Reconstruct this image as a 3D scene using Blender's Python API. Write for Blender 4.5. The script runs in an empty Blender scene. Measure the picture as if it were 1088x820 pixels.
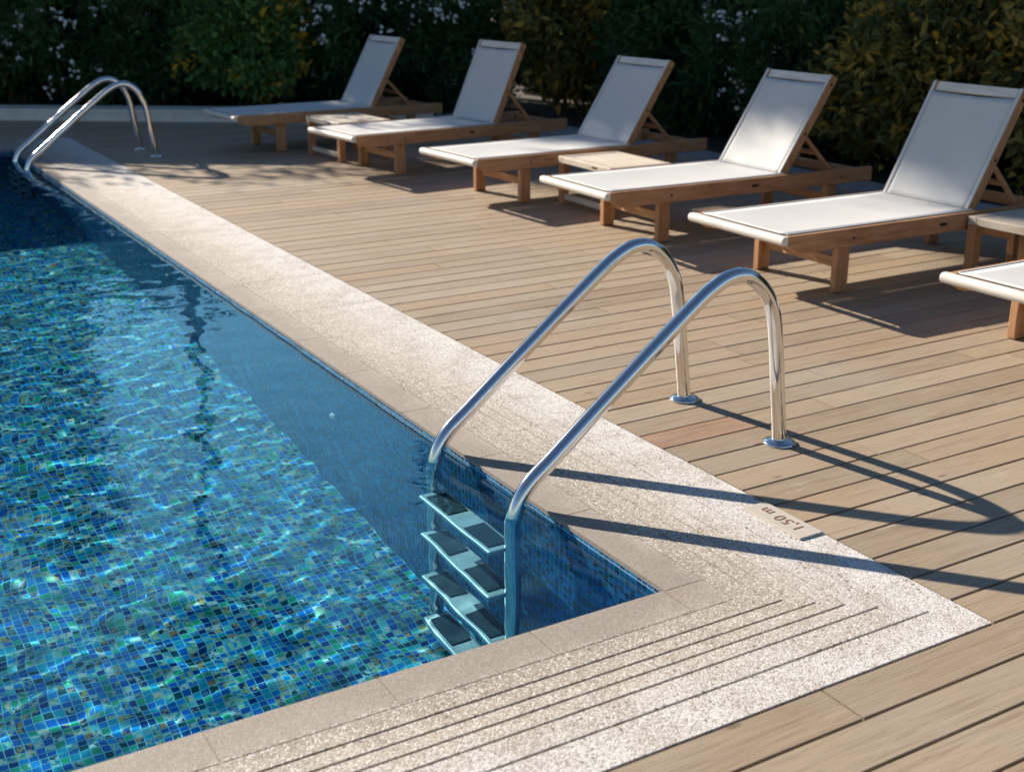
import bpy, bmesh, math, random
import numpy as np
from mathutils import Vector, Matrix

random.seed(7)
R = math.radians
scene = bpy.context.scene
col = scene.collection

# ------------------------------------------------------------------ helpers
def tag(o, label=None, cat=None, group=None, kind=None):
    if label: o['label'] = label
    if cat: o['category'] = cat
    if group: o['group'] = group
    if kind: o['kind'] = kind
    return o

def empty(name, loc=(0, 0, 0), rz=0.0):
    o = bpy.data.objects.new(name, None)
    o.empty_display_size = 0.2
    o.location = loc
    o.rotation_euler = (0, 0, rz)
    col.objects.link(o)
    return o

def link_mesh(name, me, mat, parent=None, smooth=None):
    o = bpy.data.objects.new(name, me)
    if mat: me.materials.append(mat)
    if smooth is not None:
        me.polygons.foreach_set('use_smooth', [smooth] * len(me.polygons))
    col.objects.link(o)
    if parent: o.parent = parent
    return o

def copy_tree(o, parent=None):
    c = o.copy()
    col.objects.link(c)
    if parent: c.parent = parent
    for ch in o.children:
        copy_tree(ch, c)
    return c

class MB:
    """collects shapes and links them as one mesh object"""
    def __init__(self):
        self.bm = bmesh.new()

    def box(self, c, s, bevel=0.0, seg=1, mat=None, edges=None):
        r = bmesh.ops.create_cube(self.bm, size=1.0)
        vs = r['verts']
        for v in vs:
            v.co = Vector((v.co.x * s[0], v.co.y * s[1], v.co.z * s[2]))
        if bevel:
            es = list({e for v in vs for e in v.link_edges})
            rr = bmesh.ops.bevel(self.bm, geom=es, offset=bevel, segments=seg, profile=0.5, affect='EDGES')
            fs = rr['faces']
            allv = set(v for f in fs for v in f.verts)
            stack = list(allv); seen = set(allv)
            while stack:
                v = stack.pop()
                for e in v.link_edges:
                    w = e.other_vert(v)
                    if w not in seen:
                        seen.add(w); stack.append(w)
            vs = list(seen)
        M = Matrix.Translation(Vector(c)) if mat is None else Matrix.Translation(Vector(c)) @ mat.to_4x4()
        for v in vs:
            v.co = M @ v.co
        return vs

    def bar(self, a, b, w, h, bevel=0.0, up=(0, 0, 1)):
        """rectangular bar from a to b: w across, h along 'up'"""
        a = Vector(a); b = Vector(b)
        x = (b - a); L = x.length; x.normalize()
        z = Vector(up) - x * Vector(up).dot(x); z.normalize()
        y = z.cross(x)
        M = Matrix((x, y, z)).transposed()
        self.box((a + b) / 2, (L, w, h), bevel, 1, M)

    def prism(self, pts, y0, y1, bevel=0.0):
        """closed outline in xz swept along y"""
        n = len(pts)
        A = [self.bm.verts.new((x, y0, z)) for x, z in pts]
        B = [self.bm.verts.new((x, y1, z)) for x, z in pts]
        fs = [self.bm.faces.new(A), self.bm.faces.new(B[::-1])]
        for i in range(n):
            fs.append(self.bm.faces.new((A[i], B[i], B[(i + 1) % n], A[(i + 1) % n])))
        bmesh.ops.recalc_face_normals(self.bm, faces=fs)
        if bevel:
            es = list({e for v in A + B for e in v.link_edges})
            bmesh.ops.bevel(self.bm, geom=es, offset=bevel, segments=1, profile=0.5, affect='EDGES')

    def tube(self, pts, r, seg=16, caps=True):
        pts = [Vector(p) for p in pts]
        n = len(pts)
        rs = r if hasattr(r, '__len__') else [r] * n
        T = []
        for i in range(n):
            t = pts[min(i + 1, n - 1)] - pts[max(i - 1, 0)]
            T.append(t.normalized())
        ref = Vector((0, 1, 0)) if abs(T[0].y) < 0.9 else Vector((1, 0, 0))
        N = (ref - T[0] * ref.dot(T[0])).normalized()
        rings = []
        for i in range(n):
            N = (N - T[i] * N.dot(T[i])).normalized()
            Bn = T[i].cross(N)
            rings.append([self.bm.verts.new(pts[i] + (N * math.cos(2 * math.pi * k / seg) + Bn * math.sin(2 * math.pi * k / seg)) * rs[i]) for k in range(seg)])
        for i in range(n - 1):
            for k in range(seg):
                f = self.bm.faces.new((rings[i][k], rings[i][(k + 1) % seg], rings[i + 1][(k + 1) % seg], rings[i + 1][k]))
                f.smooth = True
        if caps:
            self.bm.faces.new(rings[0][::-1]); self.bm.faces.new(rings[-1])

    def lathe(self, c, prof, seg=28, axis='Z'):
        """prof: list of (radius, height)"""
        c = Vector(c); rings = []
        for (r, h) in prof:
            ring = []
            for k in range(seg):
                a = 2 * math.pi * k / seg
                p = Vector((r * math.cos(a), r * math.sin(a), h))
                if axis == 'X': p = Vector((h, p.x, p.y))
                if axis == 'Y': p = Vector((p.x, h, p.y))
                ring.append(self.bm.verts.new(c + p))
            rings.append(ring)
        for i in range(len(rings) - 1):
            for k in range(seg):
                f = self.bm.faces.new((rings[i][k], rings[i][(k + 1) % seg], rings[i + 1][(k + 1) % seg], rings[i + 1][k]))
                f.smooth = True
        self.bm.faces.new(rings[0]); self.bm.faces.new(rings[-1])
        bmesh.ops.recalc_face_normals(self.bm, faces=self.bm.faces[:])

    def build(self, name, mat, parent=None, smooth=None):
        me = bpy.data.meshes.new(name)
        self.bm.to_mesh(me); self.bm.free()
        return link_mesh(name, me, mat, parent, smooth)

def mesh_np(name, V, F, mat, parent=None, smooth=False, attr=None):
    """V (n,3); F (m,k) constant-size faces"""
    me = bpy.data.meshes.new(name)
    V = np.asarray(V, dtype=np.float32); F = np.asarray(F, dtype=np.int32)
    m, k = F.shape
    me.vertices.add(len(V)); me.vertices.foreach_set('co', V.ravel())
    me.loops.add(m * k); me.loops.foreach_set('vertex_index', F.ravel())
    me.polygons.add(m)
    me.polygons.foreach_set('loop_start', np.arange(0, m * k, k, dtype=np.int32))
    me.polygons.foreach_set('loop_total', np.full(m, k, dtype=np.int32))
    me.polygons.foreach_set('use_smooth', np.full(m, smooth, dtype=bool))
    if attr is not None:
        a = me.attributes.new('tint', 'FLOAT', 'FACE')
        a.data.foreach_set('value', np.asarray(attr, dtype=np.float32))
    me.update(calc_edges=True)
    return link_mesh(name, me, mat, parent)

# ------------------------------------------------------------------ node helpers
class NT:
    def __init__(self, name):
        self.m = bpy.data.materials.new(name)
        self.m.use_nodes = True
        self.t = self.m.node_tree
        self.t.nodes.clear()
        self.out = self.t.nodes.new('ShaderNodeOutputMaterial')
        self._c = None

    def n(self, typ, **kw):
        nd = self.t.nodes.new('ShaderNode' + typ)
        ins = kw.pop('ins', {})
        for k, v in kw.items(): setattr(nd, k, v)
        for k, v in ins.items(): self.set(nd, k, v)
        return nd

    def set(self, nd, k, v):
        s = nd.inputs[k]
        if isinstance(v, bpy.types.NodeSocket): self.t.links.new(v, s)
        elif isinstance(v, bpy.types.Node): self.t.links.new(v.outputs[0], s)
        else:
            if hasattr(s.default_value, '__len__') and hasattr(v, '__len__') and len(s.default_value) == 4 and len(v) == 3: v = (*v, 1)
            s.default_value = v

    def coord(self):
        if self._c is None: self._c = self.n('TexCoord')
        return self._c.outputs['Object']

    def math(self, op, a, b=None, c=None, clamp=False):
        nd = self.n('Math', operation=op, use_clamp=clamp)
        for i, v in enumerate((a, b, c)):
            if v is not None: self.set(nd, i, v)
        return nd.outputs[0]

    def mix(self, f, a, b, blend='MIX'):
        nd = self.n('Mix', data_type='RGBA', blend_type=blend)
        self.set(nd, 'Factor', f); self.set(nd, 6, a); self.set(nd, 7, b)
        return nd.outputs[2]

    def ramp(self, f, stops, interp='LINEAR'):
        nd = self.n('ValToRGB')
        cr = nd.color_ramp; cr.interpolation = interp
        while len(cr.elements) < len(stops): cr.elements.new(0.5)
        for e, (p, c) in zip(cr.elements, stops):
            e.position = p
            if not hasattr(c, '__len__'): c = (c, c, c)
            e.color = (*c[:3], 1)
        self.set(nd, 0, f)
        return nd.outputs[0]

    def noise(self, scale, detail=3, rough=0.5, vec=None, dist=0.0):
        nd = self.n('TexNoise', ins={'Scale': scale, 'Detail': detail, 'Roughness': rough, 'Distortion': dist})
        self.set(nd, 'Vector', vec if vec is not None else self.coord())
        return nd.outputs['Fac']

    def mapping(self, scale=(1, 1, 1), loc=(0, 0, 0), vec=None):
        nd = self.n('Mapping')
        self.set(nd, 'Vector', vec if vec is not None else self.coord())
        self.set(nd, 'Scale', scale); self.set(nd, 'Location', loc)
        return nd.outputs[0]

    def bump(self, h, strength=0.3, dist=0.01):
        nd = self.n('Bump', ins={'Strength': strength, 'Distance': dist})
        self.set(nd, 'Height', h)
        return nd.outputs[0]

    def principled(self, **kw):
        nd = self.n('BsdfPrincipled')
        for k, v in kw.items(): self.set(nd, k.replace('_', ' '), v)
        self.t.links.new(nd.outputs[0], self.out.inputs[0])
        return nd

# ------------------------------------------------------------------ materials
def wood_mat(name, c0, c1, c2, axis, scale=1.0, rough=0.6, knots=True):
    b = NT(name)
    rnd = b.n('ObjectInfo').outputs['Random']
    off = b.n('CombineXYZ'); b.set(off, 0, b.math('MULTIPLY', rnd, 17.0)); b.set(off, 1, b.math('MULTIPLY', rnd, 31.0)); b.set(off, 2, rnd)
    va = b.n('VectorMath', operation='ADD'); b.set(va, 0, b.coord()); b.set(va, 1, off.outputs[0])
    s = [14, 14, 14]; s['XYZ'.index(axis)] = 1.1
    v = b.mapping([k * scale for k in s], vec=va.outputs[0])
    g = b.noise(4.0, 6, 0.65, v, 0.6)
    s2 = [60, 60, 60]; s2['XYZ'.index(axis)] = 2.0
    g2 = b.noise(5.0, 3, 0.6, b.mapping([k * scale for k in s2], vec=va.outputs[0]))
    blot = b.noise(5.0, 2, 0.5, va.outputs[0])
    c = b.ramp(g, [(0.3, c0), (0.52, c1), (0.75, c2)])
    c = b.mix(b.math('MULTIPLY', b.math('SUBTRACT', 1.0, b.ramp(g2, [(0.3, 0.0), (0.5, 1.0)])), 0.35), c, [k * 0.55 for k in c0])
    c = b.mix(b.math('MULTIPLY', b.ramp(blot, [(0.4, 0.0), (0.7, 1.0)]), 0.35), c, c2)
    b.principled(Base_Color=c, Roughness=rough, Normal=b.bump(b.math('ADD', g, g2), 0.25, 0.002))
    return b.m

def deck_mat():
    b = NT('weathered_decking')
    isl = b.n('NewGeometry').outputs['Random Per Island']
    sx = b.n('SeparateXYZ'); b.set(sx, 0, b.coord())
    off = b.n('CombineXYZ'); b.set(off, 0, b.math('MULTIPLY', isl, 53.0)); b.set(off, 1, b.math('MULTIPLY', isl, 7.0))
    va = b.n('VectorMath', operation='ADD'); b.set(va, 0, b.coord()); b.set(va, 1, off.outputs[0])
    v = b.mapping((0.8, 16, 16), vec=va.outputs[0])
    g = b.noise(3.0, 6, 0.62, v, 1.2)
    v2 = b.mapping((2.0, 110, 60), vec=va.outputs[0])
    g2 = b.noise(3.0, 2, 0.5, v2)
    base = b.ramp(isl, [(0.0, (0.239, 0.171, 0.111)), (0.18, (0.304, 0.231, 0.154)), (0.38, (0.360, 0.263, 0.169)), (0.58, (0.310, 0.246, 0.178)), (0.78, (0.380, 0.296, 0.208)), (0.92, (0.334, 0.226, 0.135)), (1.0, (0.269, 0.206, 0.145))])
    c = b.mix(b.ramp(g, [(0.35, 0.0), (0.7, 0.6)]), base, (0.415, 0.317, 0.212))
    c = b.mix(b.ramp(g, [(0.25, 0.8), (0.45, 0.0)]), c, (0.213, 0.141, 0.082))
    c = b.mix(b.math('MULTIPLY', b.ramp(g2, [(0.35, 1.0), (0.5, 0.0)]), 0.4), c, (0.173, 0.121, 0.082))
    blot = b.noise(1.3, 3, 0.6)
    c = b.mix(b.math('MULTIPLY', b.ramp(blot, [(0.45, 0.0), (0.75, 1.0)]), 0.45), c, (0.365, 0.317, 0.261))
    pale = b.noise(4.0, 4, 0.7, b.mapping((0.7, 3, 1), vec=va.outputs[0]))
    c = b.mix(b.math('MULTIPLY', b.ramp(pale, [(0.62, 0.0), (0.72, 1.0)]), 0.3), c, (0.558, 0.482, 0.397))
    # small knots and pin marks
    vo = b.n('TexVoronoi', voronoi_dimensions='2D', ins={'Scale': 1.0}); b.set(vo, 'Vector', b.mapping((2.2, 7, 1), vec=va.outputs[0]))
    scv = b.n('SeparateColor'); b.set(scv, 0, vo.outputs['Color'])
    kn = b.ramp(vo.outputs['Distance'], [(0.0, 1.0), (0.034, 0.85), (0.06, 0.0)])
    c = b.mix(b.math('MULTIPLY', kn, b.math('MULTIPLY', b.math('GREATER_THAN', scv.outputs[0], 0.72), 0.7)), c, (0.122, 0.070, 0.038))
    b.principled(Base_Color=c, Roughness=0.62, Normal=b.bump(b.math('ADD', b.math('MULTIPLY', g, 0.6), g2), 0.22, 0.003))
    return b.m

def coping_mat():
    b = NT('washed_aggregate_stone')
    s = b.n('SeparateXYZ'); b.set(s, 0, b.coord())
    d = b.math('MAXIMUM', s.outputs[0], b.math('MULTIPLY', s.outputs[1], -1.0))
    # bands measured from the water: honed lip, stained grooves, bleached outer band
    big = b.noise(2.3, 4, 0.62)
    mid = b.noise(11.0, 4, 0.6)
    dd = b.math('ADD', d, b.math('MULTIPLY', b.math('SUBTRACT', big, 0.5), 0.34))
    dd = b.math('ADD', dd, b.math('MULTIPLY', b.math('SUBTRACT', mid, 0.5), 0.16))
    tone = b.ramp(dd, [(0.06, (0.285, 0.243, 0.203)), (0.17, (0.385, 0.335, 0.28)), (0.30, (0.49, 0.43, 0.365)), (0.42, (0.565, 0.53, 0.495)), (0.6, (0.645, 0.62, 0.595))])
    blot = b.noise(6.0, 5, 0.7)
    tone = b.mix(b.math('MULTIPLY', b.ramp(blot, [(0.46, 0.0), (0.66, 1.0)]), 0.5), tone, (0.33, 0.265, 0.21))
    # aggregate
    vo = b.n('TexVoronoi', ins={'Scale': 215.0}); b.set(vo, 'Vector', b.coord())
    sc = b.n('SeparateColor'); b.set(sc, 0, vo.outputs['Color'])
    pick = sc.outputs[0]
    coarse = b.math('SMOOTHSTEP', d, 0.10, 0.16) if False else b.ramp(d, [(0.11, 0.0), (0.14, 1.0)])
    darkm = b.math('MULTIPLY', b.ramp(pick, [(0.0, 1.0), (0.2, 0.9), (0.34, 0.0)]), b.math('ADD', b.math('MULTIPLY', coarse, 0.25), 0.27))
    c = b.mix(darkm, tone, (0.16, 0.115, 0.08))
    litm = b.math('MULTIPLY', b.ramp(pick, [(0.78, 0.0), (0.84, 1.0)]), b.math('ADD', b.math('MULTIPLY', coarse, 0.45), 0.1))
    c = b.mix(litm, c, (0.80, 0.77, 0.73))
    vo2 = b.n('TexVoronoi', ins={'Scale': 75.0}); b.set(vo2, 'Vector', b.coord())
    sc2 = b.n('SeparateColor'); b.set(sc2, 0, vo2.outputs['Color'])
    dk2 = b.math('MULTIPLY', b.ramp(sc2.outputs[1], [(0.0, 1.0), (0.05, 1.0), (0.07, 0.0)]), b.ramp(vo2.outputs['Distance'], [(0.25, 1.0), (0.45, 0.0)]))
    c = b.mix(b.math('MULTIPLY', dk2, b.math('MULTIPLY', coarse, 0.75)), c, (0.10, 0.075, 0.06))
    fine = b.noise(420.0, 2, 0.6)
    c = b.mix(0.35, c, b.ramp(fine, [(0.3, 0.25), (0.7, 0.75)]), 'OVERLAY')
    h = b.math('ADD', b.math('MULTIPLY', vo.outputs['Distance'], -1.0), b.math('MULTIPLY', fine, 0.5))
    b.principled(Base_Color=c, Roughness=0.75, Normal=b.bump(b.math('MULTIPLY', h, b.math('ADD', coarse, 0.45)), 0.4, 0.0014))
    return b.m

def tile_mat(name, ax, size, stops, grout, gw=0.055, gloss=0.12, special=None):
    """square glass mosaic; ax picks the two object axes"""
    b = NT(name)
    s = b.n('SeparateXYZ'); b.set(s, 0, b.coord())
    u = b.math('DIVIDE', s.outputs[ax[0]], size); v = b.math('DIVIDE', s.outputs[ax[1]], size)
    iu = b.math('FLOOR', u); iv = b.math('FLOOR', v)
    fu = b.math('SUBTRACT', u, iu); fv = b.math('SUBTRACT', v, iv)
    cell = b.n('CombineXYZ'); b.set(cell, 0, iu); b.set(cell, 1, iv)
    wn = b.n('TexWhiteNoise', noise_dimensions='3D'); b.set(wn, 'Vector', cell.outputs[0])
    c = b.ramp(wn.outputs['Value'], stops, 'CONSTANT')
    sc = b.n('SeparateColor'); b.set(sc, 0, wn.outputs['Color'])
    c = b.mix(0.5, c, b.ramp(sc.outputs[1], [(0, 0.25), (1, 0.75)]), 'OVERLAY')
    if special:
        # iridescent glaze patches running across a few of the tiles
        ir = b.noise(55.0, 2, 0.5)
        f = b.math('MULTIPLY', b.ramp(sc.outputs[2], [(0.0, 0.0), (0.55, 0.0), (0.59, 1.0)]), b.ramp(ir, [(0.45, 0.0), (0.56, 1.0)]))
        c = b.mix(b.math('MULTIPLY', f, 0.8), c, b.ramp(sc.outputs[0], special))
    e = b.math('MINIMUM', b.math('MINIMUM', fu, b.math('SUBTRACT', 1.0, fu)), b.math('MINIMUM', fv, b.math('SUBTRACT', 1.0, fv)))
    g = b.ramp(e, [(gw, 1.0), (gw + 0.03, 0.0)])
    c = b.mix(g, c, grout)
    rg = b.math('ADD', b.math('MULTIPLY', g, 0.5), gloss)
    b.principled(Base_Color=c, Roughness=b.math('ADD', rg, 0.15), IOR=1.14, Normal=b.bump(b.math('SUBTRACT', 1.0, g), 0.3, 0.001))
    return b.m

def water_mat():
    b = NT('pool_water_surface')
    g = b.n('BsdfGlass', ins={'Color': (0.60, 0.90, 1.0), 'Roughness': 0.0, 'IOR': 1.333})
    b.t.links.new(g.outputs[0], b.out.inputs[0])
    return b.m

def steel_mat():
    b = NT('polished_stainless_steel')
    n = b.noise(9.0, 3, 0.6)
    n2 = b.noise(160.0, 2, 0.5)
    b.principled(Base_Color=(0.74, 0.735, 0.73), Metallic=1.0, Roughness=b.math('ADD', 0.06, b.math('MULTIPLY', n, 0.09)), Normal=b.bump(n2, 0.02, 0.001))
    return b.m

def plain(name, c, rough=0.6, metal=0.0, var=0.15, scale=30.0, bump=0.15, spec=0.5):
    b = NT(name)
    n = b.noise(scale, 4, 0.6)
    cc = b.mix(b.ramp(n, [(0.3, 0.0), (0.7, 1.0)]), [k * (1 - var) for k in c], [min(1, k * (1 + var)) for k in c])
    b.principled(Base_Color=cc, Roughness=rough, Metallic=metal, Normal=b.bump(n, bump, 0.002))
    return b.m

def sling_mat():
    b = NT('white_mesh_textile')
    w = b.n('TexWave', wave_type='BANDS', bands_direction='X', ins={'Scale': 90.0}); b.set(w, 'Vector', b.coord())
    w2 = b.n('TexWave', wave_type='BANDS', bands_direction='Y', ins={'Scale': 90.0}); b.set(w2, 'Vector', b.coord())
    n = b.noise(3.0, 4, 0.55)
    rnd = b.n('ObjectInfo').outputs['Random']
    c = b.mix(b.ramp(n, [(0.35, 0.0), (0.75, 0.6)]), (0.74, 0.73, 0.715), (0.64, 0.63, 0.61))
    d = b.n('BsdfPrincipled'); b.set(d, 'Base Color', c); b.set(d, 'Roughness', 0.7)
    b.set(d, 'Normal', b.bump(b.math('MULTIPLY', w.outputs['Fac'], w2.outputs['Fac']), 0.25, 0.001))
    t = b.n('BsdfTranslucent', ins={'Color': (0.7, 0.69, 0.67)})
    mx = b.n('MixShader', ins={0: 0.18}); b.set(mx, 1, d.outputs[0]); b.set(mx, 2, t.outputs[0])
    b.t.links.new(mx.outputs[0], b.out.inputs[0])
    return b.m

def leaf_mat(name, stops, trans=0.35, rough=0.62):
    b = NT(name)
    a = b.n('Attribute', attribute_name='tint', attribute_type='GEOMETRY')
    c = b.ramp(a.outputs['Fac'], stops)
    n = b.noise(35.0, 2, 0.5)
    c = b.mix(0.3, c, b.ramp(n, [(0.3, 0.3), (0.7, 0.7)]), 'OVERLAY')
    d = b.n('BsdfPrincipled'); b.set(d, 'Base Color', c); b.set(d, 'Roughness', rough); b.set(d, 'Specular IOR Level', 0.25)
    t = b.n('BsdfTranslucent'); b.set(t, 'Color', b.mix(0.2, c, (0.16, 0.2, 0.03)))
    mx = b.n('MixShader', ins={0: trans}); b.set(mx, 1, d.outputs[0]); b.set(mx, 2, t.outputs[0])
    b.t.links.new(mx.outputs[0], b.out.inputs[0])
    return b.m

M_teak = {a: wood_mat('oiled_teak_' + a, (0.27, 0.115, 0.045), (0.45, 0.222, 0.098), (0.57, 0.335, 0.17), a) for a in 'XYZ'}
M_pale = wood_mat('bleached_teak', (0.46, 0.37, 0.27), (0.58, 0.49, 0.385), (0.68, 0.60, 0.49), 'Y')
M_bar = wood_mat('whitewashed_teak', (0.60, 0.53, 0.45), (0.74, 0.69, 0.62), (0.80, 0.76, 0.70), 'Y')
M_paleX = wood_mat('bleached_teak_long', (0.44, 0.34, 0.25), (0.56, 0.46, 0.36), (0.66, 0.57, 0.46), 'X')
M_deck = deck_mat()
M_coping = coping_mat()
M_steel = steel_mat()
M_water = water_mat()
M_sling = sling_mat()
M_floor_tile = tile_mat('pool_floor_mosaic', (0, 1), 0.0285,
    [(0.0, (0.003, 0.045, 0.19)), (0.16, (0.003, 0.12, 0.46)), (0.38, (0.004, 0.21, 0.52)), (0.57, (0.005, 0.29, 0.42)),
     (0.73, (0.02, 0.34, 0.19)), (0.84, (0.10, 0.48, 0.50)), (0.89, (0.004, 0.07, 0.09))],
    (0.22, 0.52, 0.60), 0.04, 0.1,
    [(0.0, (0.55, 0.30, 0.08)), (0.35, (0.30, 0.45, 0.06)), (0.6, (0.45, 0.75, 0.45)), (0.8, (0.75, 0.50, 0.45)), (1.0, (0.60, 0.80, 0.80))])
M_wall_tile = tile_mat('pool_wall_mosaic', (1, 2), 0.0265,
    [(0.0, (0.006, 0.07, 0.20)), (0.2, (0.008, 0.16, 0.44)), (0.5, (0.010, 0.26, 0.56)), (0.74, (0.012, 0.30, 0.54)), (0.88, (0.010, 0.10, 0.17)), (0.96, (0.03, 0.12, 0.11))],
    (0.28, 0.42, 0.54), 0.05, 0.12)
M_end_tile = tile_mat('pool_end_mosaic', (0, 2), 0.0265,
    [(0.0, (0.006, 0.07, 0.20)), (0.2, (0.008, 0.16, 0.44)), (0.5, (0.010, 0.26, 0.56)), (0.74, (0.012, 0.30, 0.54)), (0.88, (0.010, 0.10, 0.17)), (0.96, (0.03, 0.12, 0.11))],
    (0.28, 0.42, 0.54), 0.05, 0.12)
M_kerb = plain('pale_render', (0.70, 0.655, 0.59), 0.8, 0, 0.12, 6.0, 0.2)
M_soil = plain('planting_soil', (0.055, 0.04, 0.028), 0.95, 0, 0.4, 14.0, 0.6)
M_earth = plain('dry_earth', (0.16, 0.13, 0.09), 0.95, 0, 0.3, 2.0, 0.4)
M_under = plain('dark_subfloor', (0.03, 0.025, 0.02), 0.95)
M_plate = plain('cast_stone_plate', (0.48, 0.43, 0.37), 0.7, 0, 0.06, 40.0, 0.15)
M_rust = plain('rust_brown_enamel', (0.20, 0.10, 0.06), 0.6)
M_pad = plain('dark_rubber_tread', (0.007, 0.028, 0.042), 0.5, 0, 0.3, 60, 0.3)
M_tread = plain('brushed_tread_steel', (0.62, 0.66, 0.66), 0.4, 0.3, 0.1, 90, 0.2)
M_white = plain('white_plastic', (0.8, 0.8, 0.78), 0.35)
M_dark = plain('dark_iron', (0.03, 0.022, 0.018), 0.5, 0.5)
M_bark = plain('grey_brown_bark', (0.10, 0.07, 0.05), 0.9, 0, 0.4, 12, 0.8)
M_core = plain('painted_hedge_shade', (0.018, 0.02, 0.012), 0.95, 0, 0.5, 9, 0.8)  # near-black colour painted as the darkness inside the hedges
M_petal = plain('white_petals', (0.72, 0.72, 0.70), 0.6, 0, 0.08, 20, 0.1)
G_dark = [(0.0, (0.022, 0.061, 0.028)), (0.5, (0.051, 0.121, 0.046)), (0.85, (0.105, 0.198, 0.061)), (1.0, (0.209, 0.279, 0.081))]
G_mid = [(0.0, (0.03, 0.085, 0.028)), (0.40, (0.08, 0.185, 0.05)), (0.68, (0.15, 0.28, 0.07)), (0.80, (0.32, 0.31, 0.065)), (0.88, (0.60, 0.38, 0.035)), (1.0, (0.64, 0.44, 0.045))]
G_gold = [(0.0, (0.06, 0.075, 0.022)), (0.35, (0.165, 0.155, 0.042)), (0.60, (0.34, 0.255, 0.06)), (0.82, (0.52, 0.33, 0.06)), (1.0, (0.62, 0.38, 0.04))]
L_dark = leaf_mat('dark_green_leaves', G_dark)
L_mid = leaf_mat('fresh_green_leaves', G_mid, 0.2)
L_gold = leaf_mat('olive_gold_leaves', G_gold, 0.2)

# ------------------------------------------------------------------ camera, light, sky
cam_d = bpy.data.cameras.new('camera')
cam = bpy.data.objects.new('camera', cam_d)
col.objects.link(cam)
F_PX, W_PX = 1309.9, 1088.0
PITCH, YAW = 0.32831, 0.53442
cam.location = (-1.874, -2.356, 1.6)
cam.rotation_euler = (math.pi / 2 - PITCH, 0, -YAW)
cam_d.sensor_width = 36.0
cam_d.lens = 36.0 * F_PX / W_PX
cam_d.clip_start = 0.05
cam_d.clip_end = 3000
cam_d.dof.use_dof = True
cam_d.dof.focus_distance = 3.9
cam_d.dof.aperture_fstop = 3.6
scene.camera = cam

SUN = Vector((-0.55, 2.20, 1.0)).normalized()
elev = math.asin(SUN.z)
azim = math.atan2(SUN.x, SUN.y)
sd = bpy.data.lights.new('sun', 'SUN')
sd.energy = 5.0
sd.angle = R(0.5)
sd.color = (1.0, 0.90, 0.765)
so = bpy.data.objects.new('sun', sd)
so.rotation_euler = (-SUN).to_track_quat('-Z', 'Y').to_euler()
so.location = (0, 0, 30)
col.objects.link(so)
try: sd.cycles.is_caustics_light = True
except Exception as ex: print('caustic light', ex)

w = bpy.data.worlds.new('World')
scene.world = w
w.use_nodes = True
wt = w.node_tree
bg = wt.nodes['Background']
sky = wt.nodes.new('ShaderNodeTexSky')
sky.sky_type = 'NISHITA'
sky.sun_disc = False
sky.sun_elevation = elev
sky.sun_rotation = azim
sky.altitude = 50
sky.air_density = 1.0
sky.dust_density = 0.15
sky.ozone_density = 3.0
# bright cloud patch added low in the sky, shaped for a pale water reflection
tcw = wt.nodes.new('ShaderNodeTexCoord')
mpw = wt.nodes.new('ShaderNodeMapping'); mpw.inputs['Scale'].default_value = (1.0, 1.0, 2.6); mpw.inputs['Location'].default_value = (1.3, 0.2, 0.4)
wt.links.new(tcw.outputs['Generated'], mpw.inputs[0])
nzw = wt.nodes.new('ShaderNodeTexNoise'); nzw.inputs['Scale'].default_value = 2.2; nzw.inputs['Detail'].default_value = 6; nzw.inputs['Roughness'].default_value = 0.55
wt.links.new(mpw.outputs[0], nzw.inputs['Vector'])
rw = wt.nodes.new('ShaderNodeValToRGB'); rw.color_ramp.elements[0].position = 0.25; rw.color_ramp.elements[1].position = 0.58
wt.links.new(nzw.outputs['Fac'], rw.inputs[0])
cd_ = Vector((math.sin(R(16.5)), math.cos(R(16.5)), 0.335)).normalized()      # added patch is aimed where the water mirrors it
dt = wt.nodes.new('ShaderNodeVectorMath'); dt.operation = 'DOT_PRODUCT'; dt.inputs[1].default_value = cd_
wt.links.new(tcw.outputs['Generated'], dt.inputs[0])
re = wt.nodes.new('ShaderNodeMapRange'); re.inputs['From Min'].default_value = 0.966; re.inputs['From Max'].default_value = 0.992
wt.links.new(dt.outputs['Value'], re.inputs[0])
mw = wt.nodes.new('ShaderNodeMath'); mw.operation = 'MULTIPLY'
wt.links.new(rw.outputs[0], mw.inputs[0]); wt.links.new(re.outputs[0], mw.inputs[1])
mixw = wt.nodes.new('ShaderNodeMix'); mixw.data_type = 'RGBA'
wt.links.new(mw.outputs[0], mixw.inputs['Factor']); wt.links.new(sky.outputs[0], mixw.inputs[6]); mixw.inputs[7].default_value = (5.5, 9.6, 13.0, 1)
wt.links.new(mixw.outputs[2], bg.inputs[0])
bg.inputs[1].default_value = 0.052

vs = scene.view_settings
vs.view_transform = 'Standard'
vs.look = 'None'
vs.gamma = 1.0
vs.exposure = 1.08
vs.use_curve_mapping = False
scene.render.engine = 'CYCLES'
cy = scene.cycles
cy.use_denoising = True
try: cy.denoiser = 'OPENIMAGEDENOISE'
except Exception: pass
cy.caustics_refractive = True
cy.caustics_reflective = False
cy.blur_glossy = 0.3
cy.max_bounces = 10
cy.diffuse_bounces = 3
cy.glossy_bounces = 5
cy.transmission_bounces = 8
cy.transparent_max_bounces = 8
cy.sample_clamp_indirect = 4.0
cy.use_adaptive_sampling = True
cy.adaptive_threshold = 0.015

# ------------------------------------------------------------------ setting
POOL_X0, POOL_Y1 = -8.5, 9.85
CW, CWY = 0.622, 0.567           # coping widths beside and below the corner
FAR_Y = POOL_Y1 + 0.60
ZW = -0.029
FLOOR_Z = -1.37

# ground
mb = MB()
mb.box((0, 0, -1.65), (2400, 2400, 0.1))
tag(mb.build('ground', M_earth), kind='structure')
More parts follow.
